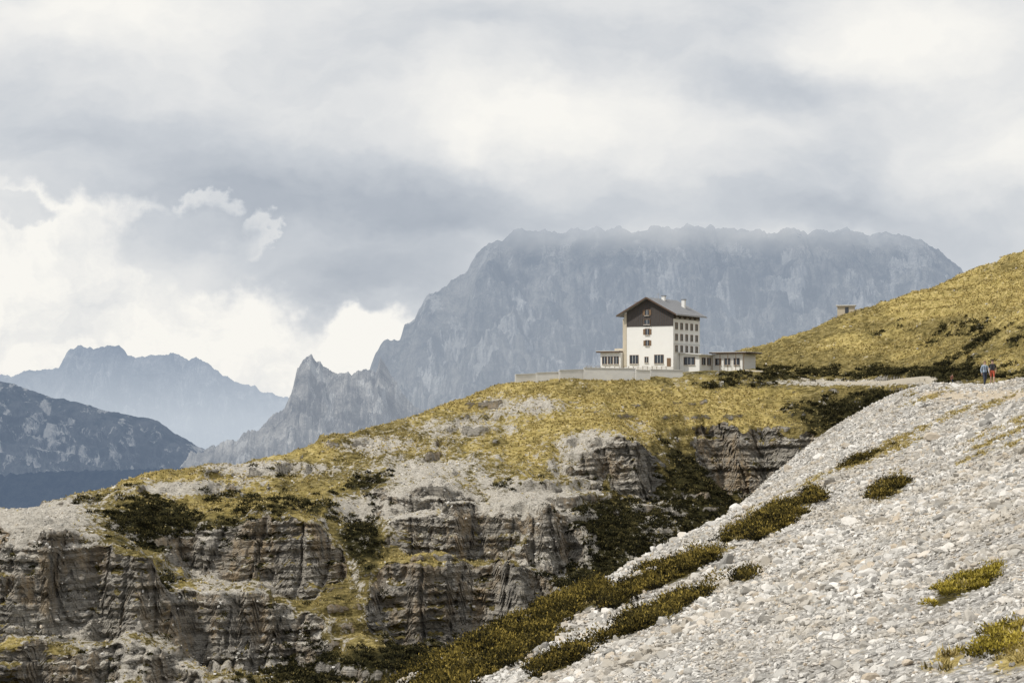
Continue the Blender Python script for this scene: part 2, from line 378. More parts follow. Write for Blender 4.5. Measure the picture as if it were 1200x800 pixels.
sp+=[(0,0,-1.8),(0,12,-4.6),(8,0,1.4),(-14,30,-12),(-14,0,-8),(15,10,3.5),(-45,60,-34),(-60,120,-60),(-60,220,-70),(0,180,-55),(40,30,12),(40,80,8),(55,120,8),(80,150,12),(80,60,25),
 (34,185,-18),(46,195,-4),(46,172,1.9),(52,185,2.1),(56,200,2.0),(60,225,1.2),(30,225,-48),(80,200,2.0),(80,230,1)]
Sc=Surf(sp,-60,80,-6,232,.5,2.0,None)
XX,YY=np.meshgrid(Sc.x0+np.arange(Sc.nx)*.5,Sc.y0+np.arange(Sc.ny)*.5)
Sc.Z=Sc.Z+(.22*fbm2(XX/8,YY/8,3,101)+.13*fbm2(XX/2.2,YY/2.2,2,104))*sst(10,30,YY)
def groundS(x,y): return float(Sc(np.array([x]),np.array([y]))[0])
xs=np.arange(-40,62,.22); ys=np.concatenate([np.arange(-6,20,.3),np.arange(20,170,.22),np.arange(170,232,.4)])
X,Y=np.meshgrid(xs,ys); Z=Sc(X,Y)+.05*fbm2(X/.9,Y/.9,3,110)+.03*perlin2(X/.3,Y/.3,115)
Yc=np.maximum(Y,4); PX=600+X/Yc*F; PY=HZ-Z/Yc*F
shr=[(1042,573,24,10,1),(905,612,42,15,1),(952,585,17,8,1),(860,628,22,6,.9),(800,668,56,12,1),(740,690,55,12,1),(660,716,62,16,1),(770,722,66,10,1),(815,703,22,5,.8),
 (600,757,80,26,1),(530,790,70,26,1),(660,774,46,11,.85),(875,677,11,5,.9),(1010,540,55,3.5,.5),(700,702,40,9,.9)]
shy=[(1135,686,46,12,1),(1108,702,24,8,.9),(1180,750,34,13,.8),(1160,668,18,4,.8)]
soilb=[(1030,532,60,8,.9),(1060,512,40,6,.8),(1180,500,80,10,.6),(1130,540,60,6,.5),(1110,775,30,14,.9),(1160,475,60,7,.6),(1195,770,40,16,.7),(900,590,50,5,.5),(830,650,60,6,.5),(1090,465,40,6,.7),(1190,520,30,5,.6),(960,560,40,5,.5),(690,705,50,6,.5),(1170,515,60,4,.7),(1120,485,50,5,.6),(1000,600,60,3,.4),(720,740,60,4,.5),(1185,735,30,12,.8)]
gn=.25*fbm2(X/2.5,Y/2.5,3,120)
def pb(l,PX,PY,k=1.0):
    s=0
    for cx,cy,rx,ry,w in l:
        th=-.45 if cx<1000 else -.38
        dx_=(PX-cx)*math.cos(th)+(PY-cy)*math.sin(th); dy_=-(PX-cx)*math.sin(th)+(PY-cy)*math.cos(th)
        s=np.maximum(s,w*np.exp(-((dx_/(rx*k))**2+(dy_/(ry*k))**2)))
    return s
G_=pb(shr+shy,PX,PY,.95)+gn*.8; So=pb(soilb,PX,PY,1)+gn
vis=(Y>5)
pathm=np.exp(-((PY-463)/7.0)**2)*sst(1060,1095,PX)*(Y>100)
maskS=np.stack([np.clip(So*vis,0,1),np.clip(G_*vis,0,1),np.clip(pathm,0,1),np.ones_like(X)],-1).reshape(-1,4)
scree=np_mesh('scree_slope_ground',np.stack([X,Y,Z],-1).reshape(-1,3),grid_faces(*X.shape),[M_scree],smooth=True,attrs={'mask':maskS})

# ------------------------------------------------------------------ rocks
import bmesh
def ico(sub):
    bm=bmesh.new(); bmesh.ops.create_icosphere(bm,subdivisions=sub,radius=1)
    V=np.array([v.co[:] for v in bm.verts]); Fc=np.array([[v.index for v in f.verts] for f in bm.faces]); bm.free(); return V,Fc
def rock_variants(sub,n):
    V,Fc=ico(sub); out=[]
    for i in range(n):
        v=V.copy()
        for k in range(10):
            nrm=rng.normal(size=3); nrm/=np.linalg.norm(nrm); d=rng.uniform(.35,.75)
            s=v@nrm; over=np.maximum(0,s-d); v=v-over[:,None]*nrm
        v*=rng.uniform(.65,1.35,3); v*=np.array([1,1,.70]); out.append(v)
    return np.array(out),Fc
def scatter(P,scale,variants,Fc,sink=.12):
    K=len(P); vi=rng.integers(0,len(variants),K); V=variants[vi]
    a=rng.uniform(0,2*np.pi,K); b=rng.normal(0,.45,K); ca,sa=np.cos(a),np.sin(a); cb,sb=np.cos(b),np.sin(b)
    x,y,z=V[...,0],V[...,1],V[...,2]
    y2=y*cb[:,None]-z*sb[:,None]; z2=y*sb[:,None]+z*cb[:,None]
    x3=x*ca[:,None]-y2*sa[:,None]; y3=x*sa[:,None]+y2*ca[:,None]
    O=np.stack([x3,y3,z2],-1)*scale[:,None,None]; O[...,2]+=(scale*sink)[:,None]
    O+=P[:,None,:]; n=V.shape[1]
    FF=(Fc[None]+np.arange(K)[:,None,None]*n).reshape(-1,3)
    return O.reshape(-1,3),FF
def in_view(x,y,z,m=60):
    px=600+x/y*F; py=HZ-z/y*F
    return (px>-m)&(px<1200+m)&(py>-m)&(py<800+m)
def sample_scree(n,ymin,ymax,clump=0):
    y=ymin+(ymax-ymin)*rng.random(n)
    x=rng.uniform(-12,48,n); z=Sc(x,y)
    ok=in_view(x,y,z,90)&(z>Sc(x-1,y)-.2)
    if clump: ok&=(fbm2(x/3.5,y/7,3,140)+rng.normal(0,.15,n))>clump-.5
    x,y,z=x[ok],y[ok],z[ok]
    px=600+x/y*F; py=HZ-z/y*F
    g=pb(shr+shy,px,py,.95); s=pb(soilb,px,py,1)
    keep=(g+rng.normal(0,.12,len(x))<.38)&(rng.random(len(x))>s*.75)&(rng.random(len(x))>np.exp(-((py-463)/6)**2)*(px>1085)*.95)
    return np.stack([x,y,z],-1)[keep]
v2,f2=rock_variants(2,14); v1,f1=rock_variants(1,14)
allV=[];allF=[];off=0
def add(V,Fc):
    global off
    allV.append(V); allF.append(Fc+off); off+=len(V)
P=sample_scree(150000,20,66); s=.026+.055*rng.random(len(P))**2; s*=np.clip(P[:,1]/32,.8,1.7)
add(*scatter(P,s,v1,f1))
P=sample_scree(34000,20,80,.42); s=.08+.14*rng.random(len(P))**2.6; s*=np.clip(P[:,1]/45,.7,1.25); add(*scatter(P,s,v2,f2))
P=sample_scree(150000,62,165); s=.07+.11*rng.random(len(P))**2.2; add(*scatter(P,s,v1,f1))
P=sample_scree(30000,62,165,.58); s=.13+.18*rng.random(len(P))**2.2; add(*scatter(P,s,v1,f1))
P=sample_scree(2600,24,160,.5); s=.18+.32*rng.random(len(P))**3.2; s*=np.clip(P[:,1]/80,.45,1.1); add(*scatter(P,s,v2,f2))
scr=np_mesh('scree_stones',np.vstack(allV),np.vstack(allF),[M_stone],smooth=False)
w=np.clip(pale.ravel()+.25*steep.ravel(),0,1)**1.5*(in_view(Vr[:,0],Vr[:,1],Vr[:,2],20))*(1-calmf(Vr[:,0],Vr[:,1]))
w/=w.sum(); idx=rng.choice(len(Vr),18000,p=w); P=Vr[idx]+rng.normal(0,.2,(len(idx),3))*[1,1,0]
s=.08+.36*rng.random(len(P))**5
V_,F_=scatter(P,s,v1,f1,0.0)
np_mesh('ridge_boulders',V_,F_,[M_stone],smooth=False)

# ------------------------------------------------------------------ shrubs / grass (blade clumps)
def blades(C,Rr,Hh,n,L,Wd,up=.6,tbase=0.5,shell=.55):
    K=len(C); d=rng.normal(size=(K,n,3)); d/=np.linalg.norm(d,axis=-1,keepdims=True); d[...,2]=np.abs(d[...,2])
    r=shell+(1-shell)*rng.random((K,n,1))
    lump=1+.3*np.sin(d[...,0:1]*5+C[:,None,0:1]*3)*np.sin(d[...,1:2]*6+C[:,None,1:2]*3)
    off_=d*r*lump; pos=C[:,None,:]+off_*np.stack([Rr,Rr,Hh],-1)[:,None,:]
    dr=d*(1-up)+np.array([0,0,up])+rng.normal(0,.42,(K,n,3)); dr/=np.linalg.norm(dr,axis=-1,keepdims=True)
    side=np.cross(dr,rng.normal(size=(K,n,3))); side/=np.linalg.norm(side,axis=-1,keepdims=True)
    l=L*rng.uniform(.6,1.3,(K,n,1)); wd=Wd*rng.uniform(.6,1.3,(K,n,1))
    a=pos-side*wd; b=pos+side*wd; c=pos+dr*l
    V=np.stack([a,b,c],2).reshape(-1,3)
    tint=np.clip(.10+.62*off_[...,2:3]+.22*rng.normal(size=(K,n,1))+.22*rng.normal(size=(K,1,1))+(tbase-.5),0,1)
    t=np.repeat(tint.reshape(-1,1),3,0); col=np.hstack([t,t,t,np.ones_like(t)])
    return V,None,col
def blade_obj(name,parts,mat):
    V=np.vstack([p[0] for p in parts]); c=np.vstack([p[2] for p in parts]); Fc=np.arange(len(V)).reshape(-1,3)
    return np_mesh(name,V,Fc,[mat],smooth=False,attrs={'tint':c})
def patch_points(lst,n,thr=.42):
    x=rng.uniform(-14,40,n); y=rng.uniform(22,150,n); z=Sc(x,y)
    px=600+x/y*F; py=HZ-z/y*F
    g=pb(lst,px,py,1.0)+.38*fbm2(x/1.8,y/1.8,3,130)
    k=(g>thr)&in_view(x,y,z,80); return np.stack([x,y,z],-1)[k]
C=patch_points(shr,90000,.45); C=C[rng.random(len(C))<np.clip(2900/max(1,len(C)),0,1)]
rr=rng.uniform(.22,.68,len(C))
blade_obj('dwarf_pine_shrubs',[blades(C,rr,rr*rng.uniform(.5,1.05,len(C)),210,.10,.03,.35,.55)],M_pine)
C=patch_points(shy,90000,.45); C=C[rng.random(len(C))<np.clip(420/max(1,len(C)),0,1)]
rr=rng.uniform(.14,.34,len(C)); blade_obj('juniper_shrubs',[blades(C,rr,rr*.6,280,.05,.013,.35,.60)],M_pineY)
x=rng.uniform(-10,46,90000); y=rng.uniform(24,160,90000); z=Sc(x,y); px=600+x/y*F; py=HZ-z/y*F
g=pb(soilb,px,py,1.0)+.25*fbm2(x/2.5,y/2.5,3,120)+.5*pb(shr+shy,px,py,1.25)
k=(g>.5)&in_view(x,y,z,40); C=np.stack([x,y,z],-1)[k]; C=C[:6500]
rr=rng.uniform(.08,.2,len(C)); blade_obj('dry_grass_tufts',[blades(C,rr,rr*.7,26,.11,.014,.7,.58,.2)],M_grass)
vis=in_view(Vr[:,0],Vr[:,1],Vr[:,2],30)&(Vr[:,1]<460)&(calmf(Vr[:,0],Vr[:,1])<.3)
w=(np.clip(dark.ravel()-.28,0,1)**1.3)*(rockm.ravel()<.4)*vis; w/=w.sum()
C=Vr[rng.choice(len(Vr),6800,p=w)]; rr=rng.uniform(.3,.95,len(C))
blade_obj('mountain_pine_scrub',[blades(C,rr,rr*.75,46,.32,.11,.4,.46)],M_scrub)
w=((1-rockm.ravel())**2)*(.15+np.clip(yel.ravel(),0,1))*(1-np.clip(pale.ravel(),0,.97))*(1-.8*np.clip(dark.ravel(),0,1))*vis; w/=w.sum()
C=Vr[rng.choice(len(Vr),34000,p=w)]; rr=rng.uniform(.12,.42,len(C))
blade_obj('alpine_grass_tussocks',[blades(C,rr,rr*.6,7,.26,.085,.8,.66,.2)],M_grass)

# ================================================================== DISTANT MOUNTAINS
def haze_mat(name,c0,c1,haze,k,fade=None,snow=0,scale=1.0,snowc=(.90,.90,.88)):  # aerial haze painted into each material as a constant emission mix, no volume
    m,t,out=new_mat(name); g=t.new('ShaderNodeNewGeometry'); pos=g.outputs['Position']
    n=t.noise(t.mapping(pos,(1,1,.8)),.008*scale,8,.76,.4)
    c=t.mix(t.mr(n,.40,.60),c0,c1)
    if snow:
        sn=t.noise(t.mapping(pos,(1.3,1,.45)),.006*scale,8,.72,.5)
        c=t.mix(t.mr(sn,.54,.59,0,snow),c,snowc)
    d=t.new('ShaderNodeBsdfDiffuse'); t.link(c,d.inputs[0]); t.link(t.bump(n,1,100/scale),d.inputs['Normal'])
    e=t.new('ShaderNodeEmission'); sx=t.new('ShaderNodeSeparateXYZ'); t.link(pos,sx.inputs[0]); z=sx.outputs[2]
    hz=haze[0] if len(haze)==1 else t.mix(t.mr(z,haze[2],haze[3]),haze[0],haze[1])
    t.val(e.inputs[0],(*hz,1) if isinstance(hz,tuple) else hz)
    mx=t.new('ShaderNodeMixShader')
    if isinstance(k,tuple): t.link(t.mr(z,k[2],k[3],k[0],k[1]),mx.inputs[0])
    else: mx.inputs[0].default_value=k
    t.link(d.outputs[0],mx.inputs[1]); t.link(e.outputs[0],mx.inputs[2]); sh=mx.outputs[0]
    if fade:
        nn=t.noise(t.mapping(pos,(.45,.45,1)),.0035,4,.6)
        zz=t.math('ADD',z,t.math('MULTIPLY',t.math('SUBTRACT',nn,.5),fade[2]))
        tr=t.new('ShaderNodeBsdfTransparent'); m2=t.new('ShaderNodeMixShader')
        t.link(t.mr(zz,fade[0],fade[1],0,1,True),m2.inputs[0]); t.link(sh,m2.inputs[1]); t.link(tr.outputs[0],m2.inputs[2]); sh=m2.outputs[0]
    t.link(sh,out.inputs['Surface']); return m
def mountain(name,sil,Y0,front,slope,amp,sc,mat,seed,nx=700,ny=260,jag=6,jsc=.25,stretch=2.2,fine=.18,diag=.0,jg=.55):
    sil=np.array(sil,float); sxw=(sil[:,0]-600)/F*Y0; szw=(HZ-sil[:,1])/F*Y0
    xs=np.linspace(sxw[0],sxw[-1],nx); t=np.concatenate([-np.linspace(1,0,ny//6)[:-1]**1.3*front*.6,np.linspace(0,1,ny)**1.25*front])
    X,T=np.meshgrid(xs,t); c=np.interp(X,sxw,szw)+jag*fbm2(X/(sc*jsc),X*0+seed,5,seed,jg)
    wx=X+sc*.5*fbm2(X/sc,T/sc,3,seed+3)+diag*T
    rd=ridged2(wx/sc,T/(sc*stretch),6,seed+5,.55); rd2=fbm2(X/(sc*.25),T/(sc*.25),5,seed+9,.62)
    g=sst(0,sc*.6,np.abs(T))
    Zm=c-slope*np.abs(T)**.97-g*np.abs(amp*(1-rd)*.8)+g*amp*fine*rd2
    bs=amp*.22; f=(Zm+.18*X)/bs; tq=f-np.floor(f); Zm=Zm+g*bs*.55*(sst(.3,.7,tq)-tq)
    return np_mesh(name,np.stack([X,Y0-T,Zm],-1).reshape(-1,3),grid_faces(*X.shape),[mat],smooth=False)
m_mass=haze_mat('massif_rock_hazed',(.10,.125,.16),(.60,.59,.56),((.40,.445,.505),(.335,.39,.47),-100,500),(.70,.75,0,620),fade=(485,690,150),snow=.85)
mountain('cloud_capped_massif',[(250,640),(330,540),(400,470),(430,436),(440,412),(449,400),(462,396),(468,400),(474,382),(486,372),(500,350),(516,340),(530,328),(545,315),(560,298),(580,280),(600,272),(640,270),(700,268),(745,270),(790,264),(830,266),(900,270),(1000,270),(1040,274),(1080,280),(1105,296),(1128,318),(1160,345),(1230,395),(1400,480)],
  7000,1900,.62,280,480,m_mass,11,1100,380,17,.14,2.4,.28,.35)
m_peak=haze_mat('crag_rock_hazed',(.10,.11,.14),(.72,.70,.66),((.38,.425,.49),),.56,snow=.8,scale=1.8)
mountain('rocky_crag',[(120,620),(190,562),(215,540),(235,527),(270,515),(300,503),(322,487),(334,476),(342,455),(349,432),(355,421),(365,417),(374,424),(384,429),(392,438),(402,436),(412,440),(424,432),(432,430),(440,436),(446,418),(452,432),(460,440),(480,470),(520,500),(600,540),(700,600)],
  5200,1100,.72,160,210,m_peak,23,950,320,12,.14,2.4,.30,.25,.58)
m_far=haze_mat('far_range_rock_hazed',(.08,.11,.15),(.46,.48,.50),((.56,.62,.69),(.35,.415,.51),-50,360),(.92,.80,-100,350),snow=.6)
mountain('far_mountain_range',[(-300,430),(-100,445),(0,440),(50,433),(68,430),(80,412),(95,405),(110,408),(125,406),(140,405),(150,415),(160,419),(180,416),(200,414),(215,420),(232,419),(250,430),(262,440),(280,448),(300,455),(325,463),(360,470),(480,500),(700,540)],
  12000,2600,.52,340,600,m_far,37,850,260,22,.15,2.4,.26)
m_mid=haze_mat('forested_slope_rock_hazed',(.03,.05,.065),(.18,.195,.21),((.18,.23,.31),),.68,snow=.9,scale=2.0)
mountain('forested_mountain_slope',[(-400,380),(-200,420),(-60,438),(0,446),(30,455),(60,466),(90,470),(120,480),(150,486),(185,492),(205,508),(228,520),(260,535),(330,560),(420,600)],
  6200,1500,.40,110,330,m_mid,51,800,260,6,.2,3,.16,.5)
m_for=haze_mat('valley_forest_hazed',(.012,.02,.026),(.06,.07,.07),((.14,.19,.275),),.68,scale=5)
mountain('valley_forest_hazed',[(-400,520),(-100,548),(0,556),(60,552),(120,551),(180,549),(230,548),(330,560),(600,600)],
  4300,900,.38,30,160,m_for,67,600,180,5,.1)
gm=haze_mat('valley_floor_hazed',(.05,.06,.05),(.12,.12,.10),((.30,.36,.44),),.5)
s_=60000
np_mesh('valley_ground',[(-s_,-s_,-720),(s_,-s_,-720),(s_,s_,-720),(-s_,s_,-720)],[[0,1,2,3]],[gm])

# ================================================================== HUT
def boxmesh(name,parent,mn,mx,mat,bev=0):
    bm=bmesh.new(); bmesh.ops.create_cube(bm,size=1)
    for v in bm.verts: v.co=Vector([(mn[i]+mx[i])/2+v.co[i]*(mx[i]-mn[i]) for i in range(3)])
    if bev: bmesh.ops.bevel(bm,geom=bm.edges[:],offset=bev,segments=1,affect='EDGES')
    me=bpy.data.meshes.new(name); bm.to_mesh(me); bm.free(); me.materials.append(mat)
    ob=bpy.data.objects.new(name,me); scene.collection.objects.link(ob); ob.parent=parent; return ob
def prism(name,parent,prof,y0,y1,mat):
    n=len(prof); V=[(p[0],y0,p[1]) for p in prof]+[(p[0],y1,p[1]) for p in prof]
    Fc=[tuple(range(n)),tuple(range(2*n-1,n-1,-1))]+[(i,i+n,(i+1)%n+n,(i+1)%n) for i in range(n)]
    me=bpy.data.meshes.new(name); me.from_pydata(V,[],Fc); me.update()
    bm=bmesh.new(); bm.from_mesh(me); bmesh.ops.recalc_face_normals(bm,faces=bm.faces); bm.to_mesh(me); bm.free()
    me.materials.append(mat); ob=bpy.data.objects.new(name,me); scene.collection.objects.link(ob); ob.parent=parent; return ob
M_plaster=simple_mat('white_plaster',(.82,.815,.795),.9,.08,.6)
M_wood=simple_mat('dark_weathered_cladding',(.085,.080,.080),.8,.55,2,0,.2,(4,4,.3))
M_roof=simple_mat('grey_metal_roof',(.26,.265,.28),.6,.25,1.0)
M_trim=simple_mat('white_fascia',(.66,.66,.65),.7,.1)
M_glass=simple_mat('window_glass',(.035,.045,.06),.12,.3,1,0,.6)
M_frame=simple_mat('window_frame_wood',(.20,.13,.08),.7,.2)
M_table=simple_mat('table_wood',(.30,.23,.15),.7,.2)
M_buff=simple_mat('buff_stone',(.56,.50,.40),.9,.2,1.5)
M_conc=simple_mat('pale_concrete',(.70,.69,.665),.9,.22,.8,.03)
M_brown=simple_mat('brown_fascia',(.12,.08,.06),.8,.3)
M_metal=simple_mat('chimney_metal',(.35,.35,.36),.4,.1)
TH=math.radians(30)
cx,cy,_=W(789,430,415); gw=11.4; L=13.2
base=8.55
hut=empty('mountain_hut',(cx-gw/2*math.cos(TH),cy+gw/2*math.sin(TH),base),-TH)
hw=gw/2; ev=11.75; ap=14.75
prism('walls',hut,[(-hw,-1.5),(hw,-1.5),(hw,ev),(0,ap),(-hw,ev)],0,L,M_plaster)
sl_=(ap-ev)/hw
prism('gable_cladding',hut,[(-hw+.6,8.95),(hw+.003,8.95),(hw+.003,ev-.03),(0,ap-.03),(-hw+.6,ev-.03+.6*sl_)],-.10,-.003,M_wood)
for i in range(22):
    bx_=-hw+.85+i*.49
    if bx_<hw-.1: boxmesh('cladding_batten',hut,(bx_,-.135,8.96),(bx_+.05,-.102,min(ev+.0+ (hw-abs(bx_))*sl_-.1,ap-.2)),M_brown)
boxmesh('side_cladding',hut,(hw+.003,-.10,10.45),(hw+.10,L-.2,ev-.05),M_wood)
for s,nm in ((1,'roof_right'),(-1,'roof_left')):
    o=1.2; p=[(0,ap+.02),(s*(hw+o),ev-o*sl_+.02),(s*(hw+o),ev-o*sl_+.24),(0,ap+.27)]
    prism(nm,hut,p,-1.3,L+.9,M_roof)
    p=[(0,ap-.02),(s*(hw+o+.06),ev-(o+.06)*sl_-.02),(s*(hw+o+.06),ev-(o+.06)*sl_+.28),(0,ap+.31)]
    prism('bargeboard',hut,p,-1.36,-1.302,M_brown)
    boxmesh('gutter',hut,(min(s*(hw+o),s*(hw+o+.16)),-1.3,ev-o*sl_-.05),(max(s*(hw+o),s*(hw+o+.16)),L+.9,ev-o*sl_+.10),M_metal)
for i in range(10):
    y=-1.0+i*1.5
    p=[(.1,ap+.23),(hw+1.15,ev-1.15*sl_+.23),(hw+1.15,ev-1.15*sl_+.31),(.1,ap+.31)]
    prism('roof_seam',hut,p,y,y+.07,M_roof)
def window(x,z,w,h,face='g',y=0,shut=False,grid=1):
    P=hut; fr=.09
    def bx(n,u0,u1,z0,z1,d0,d1,m):
        if face=='g': boxmesh(n,P,(u0,y-d1,z0),(u1,y-d0,z1),m)
        else: boxmesh(n,P,(y+d0,u0,z0),(y+d1,u1,z1),m)
    bx('window_glass',x-w/2,x+w/2,z,z+h,.002,.03,M_glass)
    for a,b,c,d in ((x-w/2-fr,x-w/2,z-fr,z+h+fr),(x+w/2,x+w/2+fr,z-fr,z+h+fr)): bx('window_frame',a,b,c,d,.002,.09,M_frame)
    for a,b,c,d in ((x-w/2,x+w/2,z-fr,z),(x-w/2,x+w/2,z+h,z+h+fr)): bx('window_frame',a,b,c,d,.002,.085,M_frame)
    for i in range(1,grid+1):
        u=x-w/2+w*i/(grid+1); bx('window_mullion',u-.035,u+.035,z,z+h,.032,.07,M_trim)
    bx('window_sill',x-w/2-.15,x+w/2+.15,z-fr-.08,z-fr-.003,.002,.22,M_conc)
    if shut:
        for q in (-1,1): bx('shutter',min(x+q*(w/2+fr+.01),x+q*(w/2+fr+.42)),max(x+q*(w/2+fr+.01),x+q*(w/2+fr+.42)),z,z+h,.002,.06,M_frame)
window(-.3,11.3,.9,1.1,y=-.14,shut=True)
window(-.3,9.4,1.3,.95,y=-.14,grid=1)
window(-.3,7.2,.9,1.2,shut=True); window(-.3,4.9,.8,1.1,shut=True)
window(-3.4,1.2,1.9,1.7,grid=2); window(-.5,1.4,.7,1.1); window(2.4,1.2,2.0,1.7,grid=2)
boxmesh('door',hut,(4.25,-.07,.05),(5.15,-.003,2.25),M_frame)
for z in (3.6,6.0,8.35):
    for i in range(5): window(1.5+i*2.5,z,.95,1.25,'s',hw)
for i in range(5): window(1.5+i*2.5,10.75,.8,.6,'s',hw+.10)
boxmesh('side_string_course',hut,(hw+.002,.1,5.2),(hw+.12,L-.1,5.38),M_trim)
boxmesh('stair_tower',hut,(-hw-1.2,1.6,-1.5),(-hw-.003,6.0,ev-1.0),M_buff)
boxmesh('tower_corner',hut,(-hw-.02,-.06,-1.5),(-hw+.55,-.003,ev-.1),M_buff)
for (x,y,h) in ((-4.3,3.2,1.7),(3.4,10.0,1.9),(.6,6,1.1)):
    zb=ap-abs(x)*sl_; boxmesh('chimney',hut,(x-.35,y-.35,zb-.2),(x+.35,y+.35,zb+h),M_plaster); boxmesh('chimney_cap',hut,(x-.47,y-.47,zb+h+.003),(x+.47,y+.47,zb+h+.16),M_roof)
for (x,y,h) in ((1.5,1.5,2.0),(-2.0,6,1.5)):
    zb=ap-abs(x)*sl_; boxmesh('antenna',hut,(x-.04,y-.04,zb),(x+.04,y+.04,zb+h),M_metal); boxmesh('antenna_bar',hut,(x-.5,y-.03,zb+h-.3),(x+.5,y+.03,zb+h-.25),M_metal)
ax0,ax1=-hw-6.0,-hw-1.21
boxmesh('annex_walls',hut,(ax0,.6,-1.5),(ax1,9,3.6),M_plaster)
boxmesh('annex_roof',hut,(ax0-.7,-.1,3.603),(ax1-.01,9.5,3.88),M_brown)
boxmesh('annex_roof_sheet',hut,(ax0-.75,-.15,3.883),(ax1-.01,9.55,3.98),M_trim)
boxmesh('annex_upper',hut,(ax0+2.4,2.5,3.983),(ax1-.02,8,4.5),M_buff)
for i in range(3): window(ax0+1.0+i*1.4,1.2,1.0,1.5,y=.6)
vx0,vx1=hw+.002,hw+4.6
prism('veranda_walls',hut,[(vx0+.1,-1.5),(vx1,-1.5),(vx1,2.9),(vx0+.1,3.3)],3.0,L-1,M_plaster)
prism('veranda_roof',hut,[(vx0+.12,3.32),(vx1+.7,2.86),(vx1+.7,3.02),(vx0+.12,3.50)],2.3,L-.4,M_trim)
for i in range(3): window(5+i*2.7,.9,1.7,1.4,'s',vx1,grid=1)
window(hw+2.3,.9,2.4,1.5,y=3.0,grid=2)
boxmesh('service_wing',hut,(vx1+.003,9.2,-1.5),(vx1+7.0,L+3,3.2),M_plaster)
boxmesh('service_wing_roof',hut,(vx1-.2,8.2,3.30),(vx1+8.2,L+3.6,3.52),M_brown)
boxmesh('service_wing_roof_sheet',hut,(vx1-.25,8.15,3.523),(vx1+8.25,L+3.65,3.62),M_trim)
for i in range(3): window(vx1+1.5+i*2.1,.9,1.2,1.3,y=9.2)
for i in range(5): boxmesh('canopy_post',hut,(vx1+.4+i*1.8,8.35,-.5),(vx1+.5+i*1.8,8.45,3.298),M_frame)
boxmesh('plinth',hut,(-hw-.06,-.09,-1.5),(hw+.06,-.0035,.45),M_conc)
terr=empty('stone_terrace',(0,0,0))
def wallseg(n,px0,px1,D0,D1,pt0,pt1,pb_,th=.45,mat=M_conc,depth=None):
    x0,y0,z0=W(px0,pt0,D0); x1,y1,z1=W(px1,pt1,D1); zb=(HZ-pb_)/F*((D0+D1)/2)-1.2
    d=Vector((x1-x0,y1-y0,0)).normalized(); nrm=Vector((-d.y,d.x,0))*(depth or th)
    V=[(x0,y0,zb),(x1,y1,zb),(x1+nrm.x,y1+nrm.y,zb),(x0+nrm.x,y0+nrm.y,zb),(x0,y0,z0),(x1,y1,z1),(x1+nrm.x,y1+nrm.y,z1),(x0+nrm.x,y0+nrm.y,z0)]
    me=bpy.data.meshes.new(n); me.from_pydata(V,[],[(3,2,1,0),(4,5,6,7),(0,1,5,4),(1,2,6,5),(2,3,7,6),(3,0,4,7)]); me.materials.append(mat)
    ob=bpy.data.objects.new(n,me); scene.collection.objects.link(ob); ob.parent=terr
    o=-nrm.normalized()*.12
    V2=[(x0+o.x,y0+o.y,z0+.003),(x1+o.x,y1+o.y,z1+.003),(x1+nrm.x-o.x,y1+nrm.y-o.y,z1+.003),(x0+nrm.x-o.x,y0+nrm.y-o.y,z0+.003)]
    V2+= [(a,b,c+.12) for a,b,c in V2]
    if not depth:
        me=bpy.data.meshes.new('coping'); me.from_pydata(V2,[],[(3,2,1,0),(4,5,6,7),(0,1,5,4),(1,2,6,5),(2,3,7,6),(3,0,4,7)]); me.materials.append(M_trim)
        ob=bpy.data.objects.new('coping',me); scene.collection.objects.link(ob); ob.parent=terr
wallseg('retaining_wall',604,628,399,400,439,438,449)
wallseg('retaining_wall',628.3,655,399.5,400,437,436,449)
wallseg('retaining_wall',655.3,684,399,400,434,433,449)
wallseg('retaining_wall',684.3,745,399,400,431,432,449)
wallseg('retaining_wall',745.3,762,399,399.5,433.5,434,449)
wallseg('retaining_wall',762.3,800,401,402,433,434,449)
wallseg('retaining_wall',800.3,842,404,406,439,440,449)
wallseg('terrace_slab',640,860,403,410,436.5,436,452,depth=9)
for i in range(9):
    x,y,z=W(690+i*11,433,409); z=base-.4
    boxmesh('terrace_table',terr,(x-.7,y-.35,z+.72),(x+.7,y+.35,z+.78),M_table); boxmesh('table_leg',terr,(x-.5,y-.2,z-.3),(x-.42,y+.2,z+.718),M_table); boxmesh('table_leg',terr,(x+.42,y-.2,z-.3),(x+.5,y+.2,z+.718),M_table)
x,y,z=W(995,368,446); z=groundR(x,y)
sh=empty('stone_shelter',(x,y,z+.1),-.2)
boxmesh('walls',sh,(-2.6,0,-1),(1.2,3,1.5),M_buff); boxmesh('roof',sh,(-2.9,-.4,1.503),(1.5,3.3,1.7),M_conc)
boxmesh('doorway',sh,(-.9,-.05,-.2),(-.1,-.002,1.2),M_glass); boxmesh('low_wall',sh,(1.203,.2,-1),(3.2,.7,.7),M_buff)
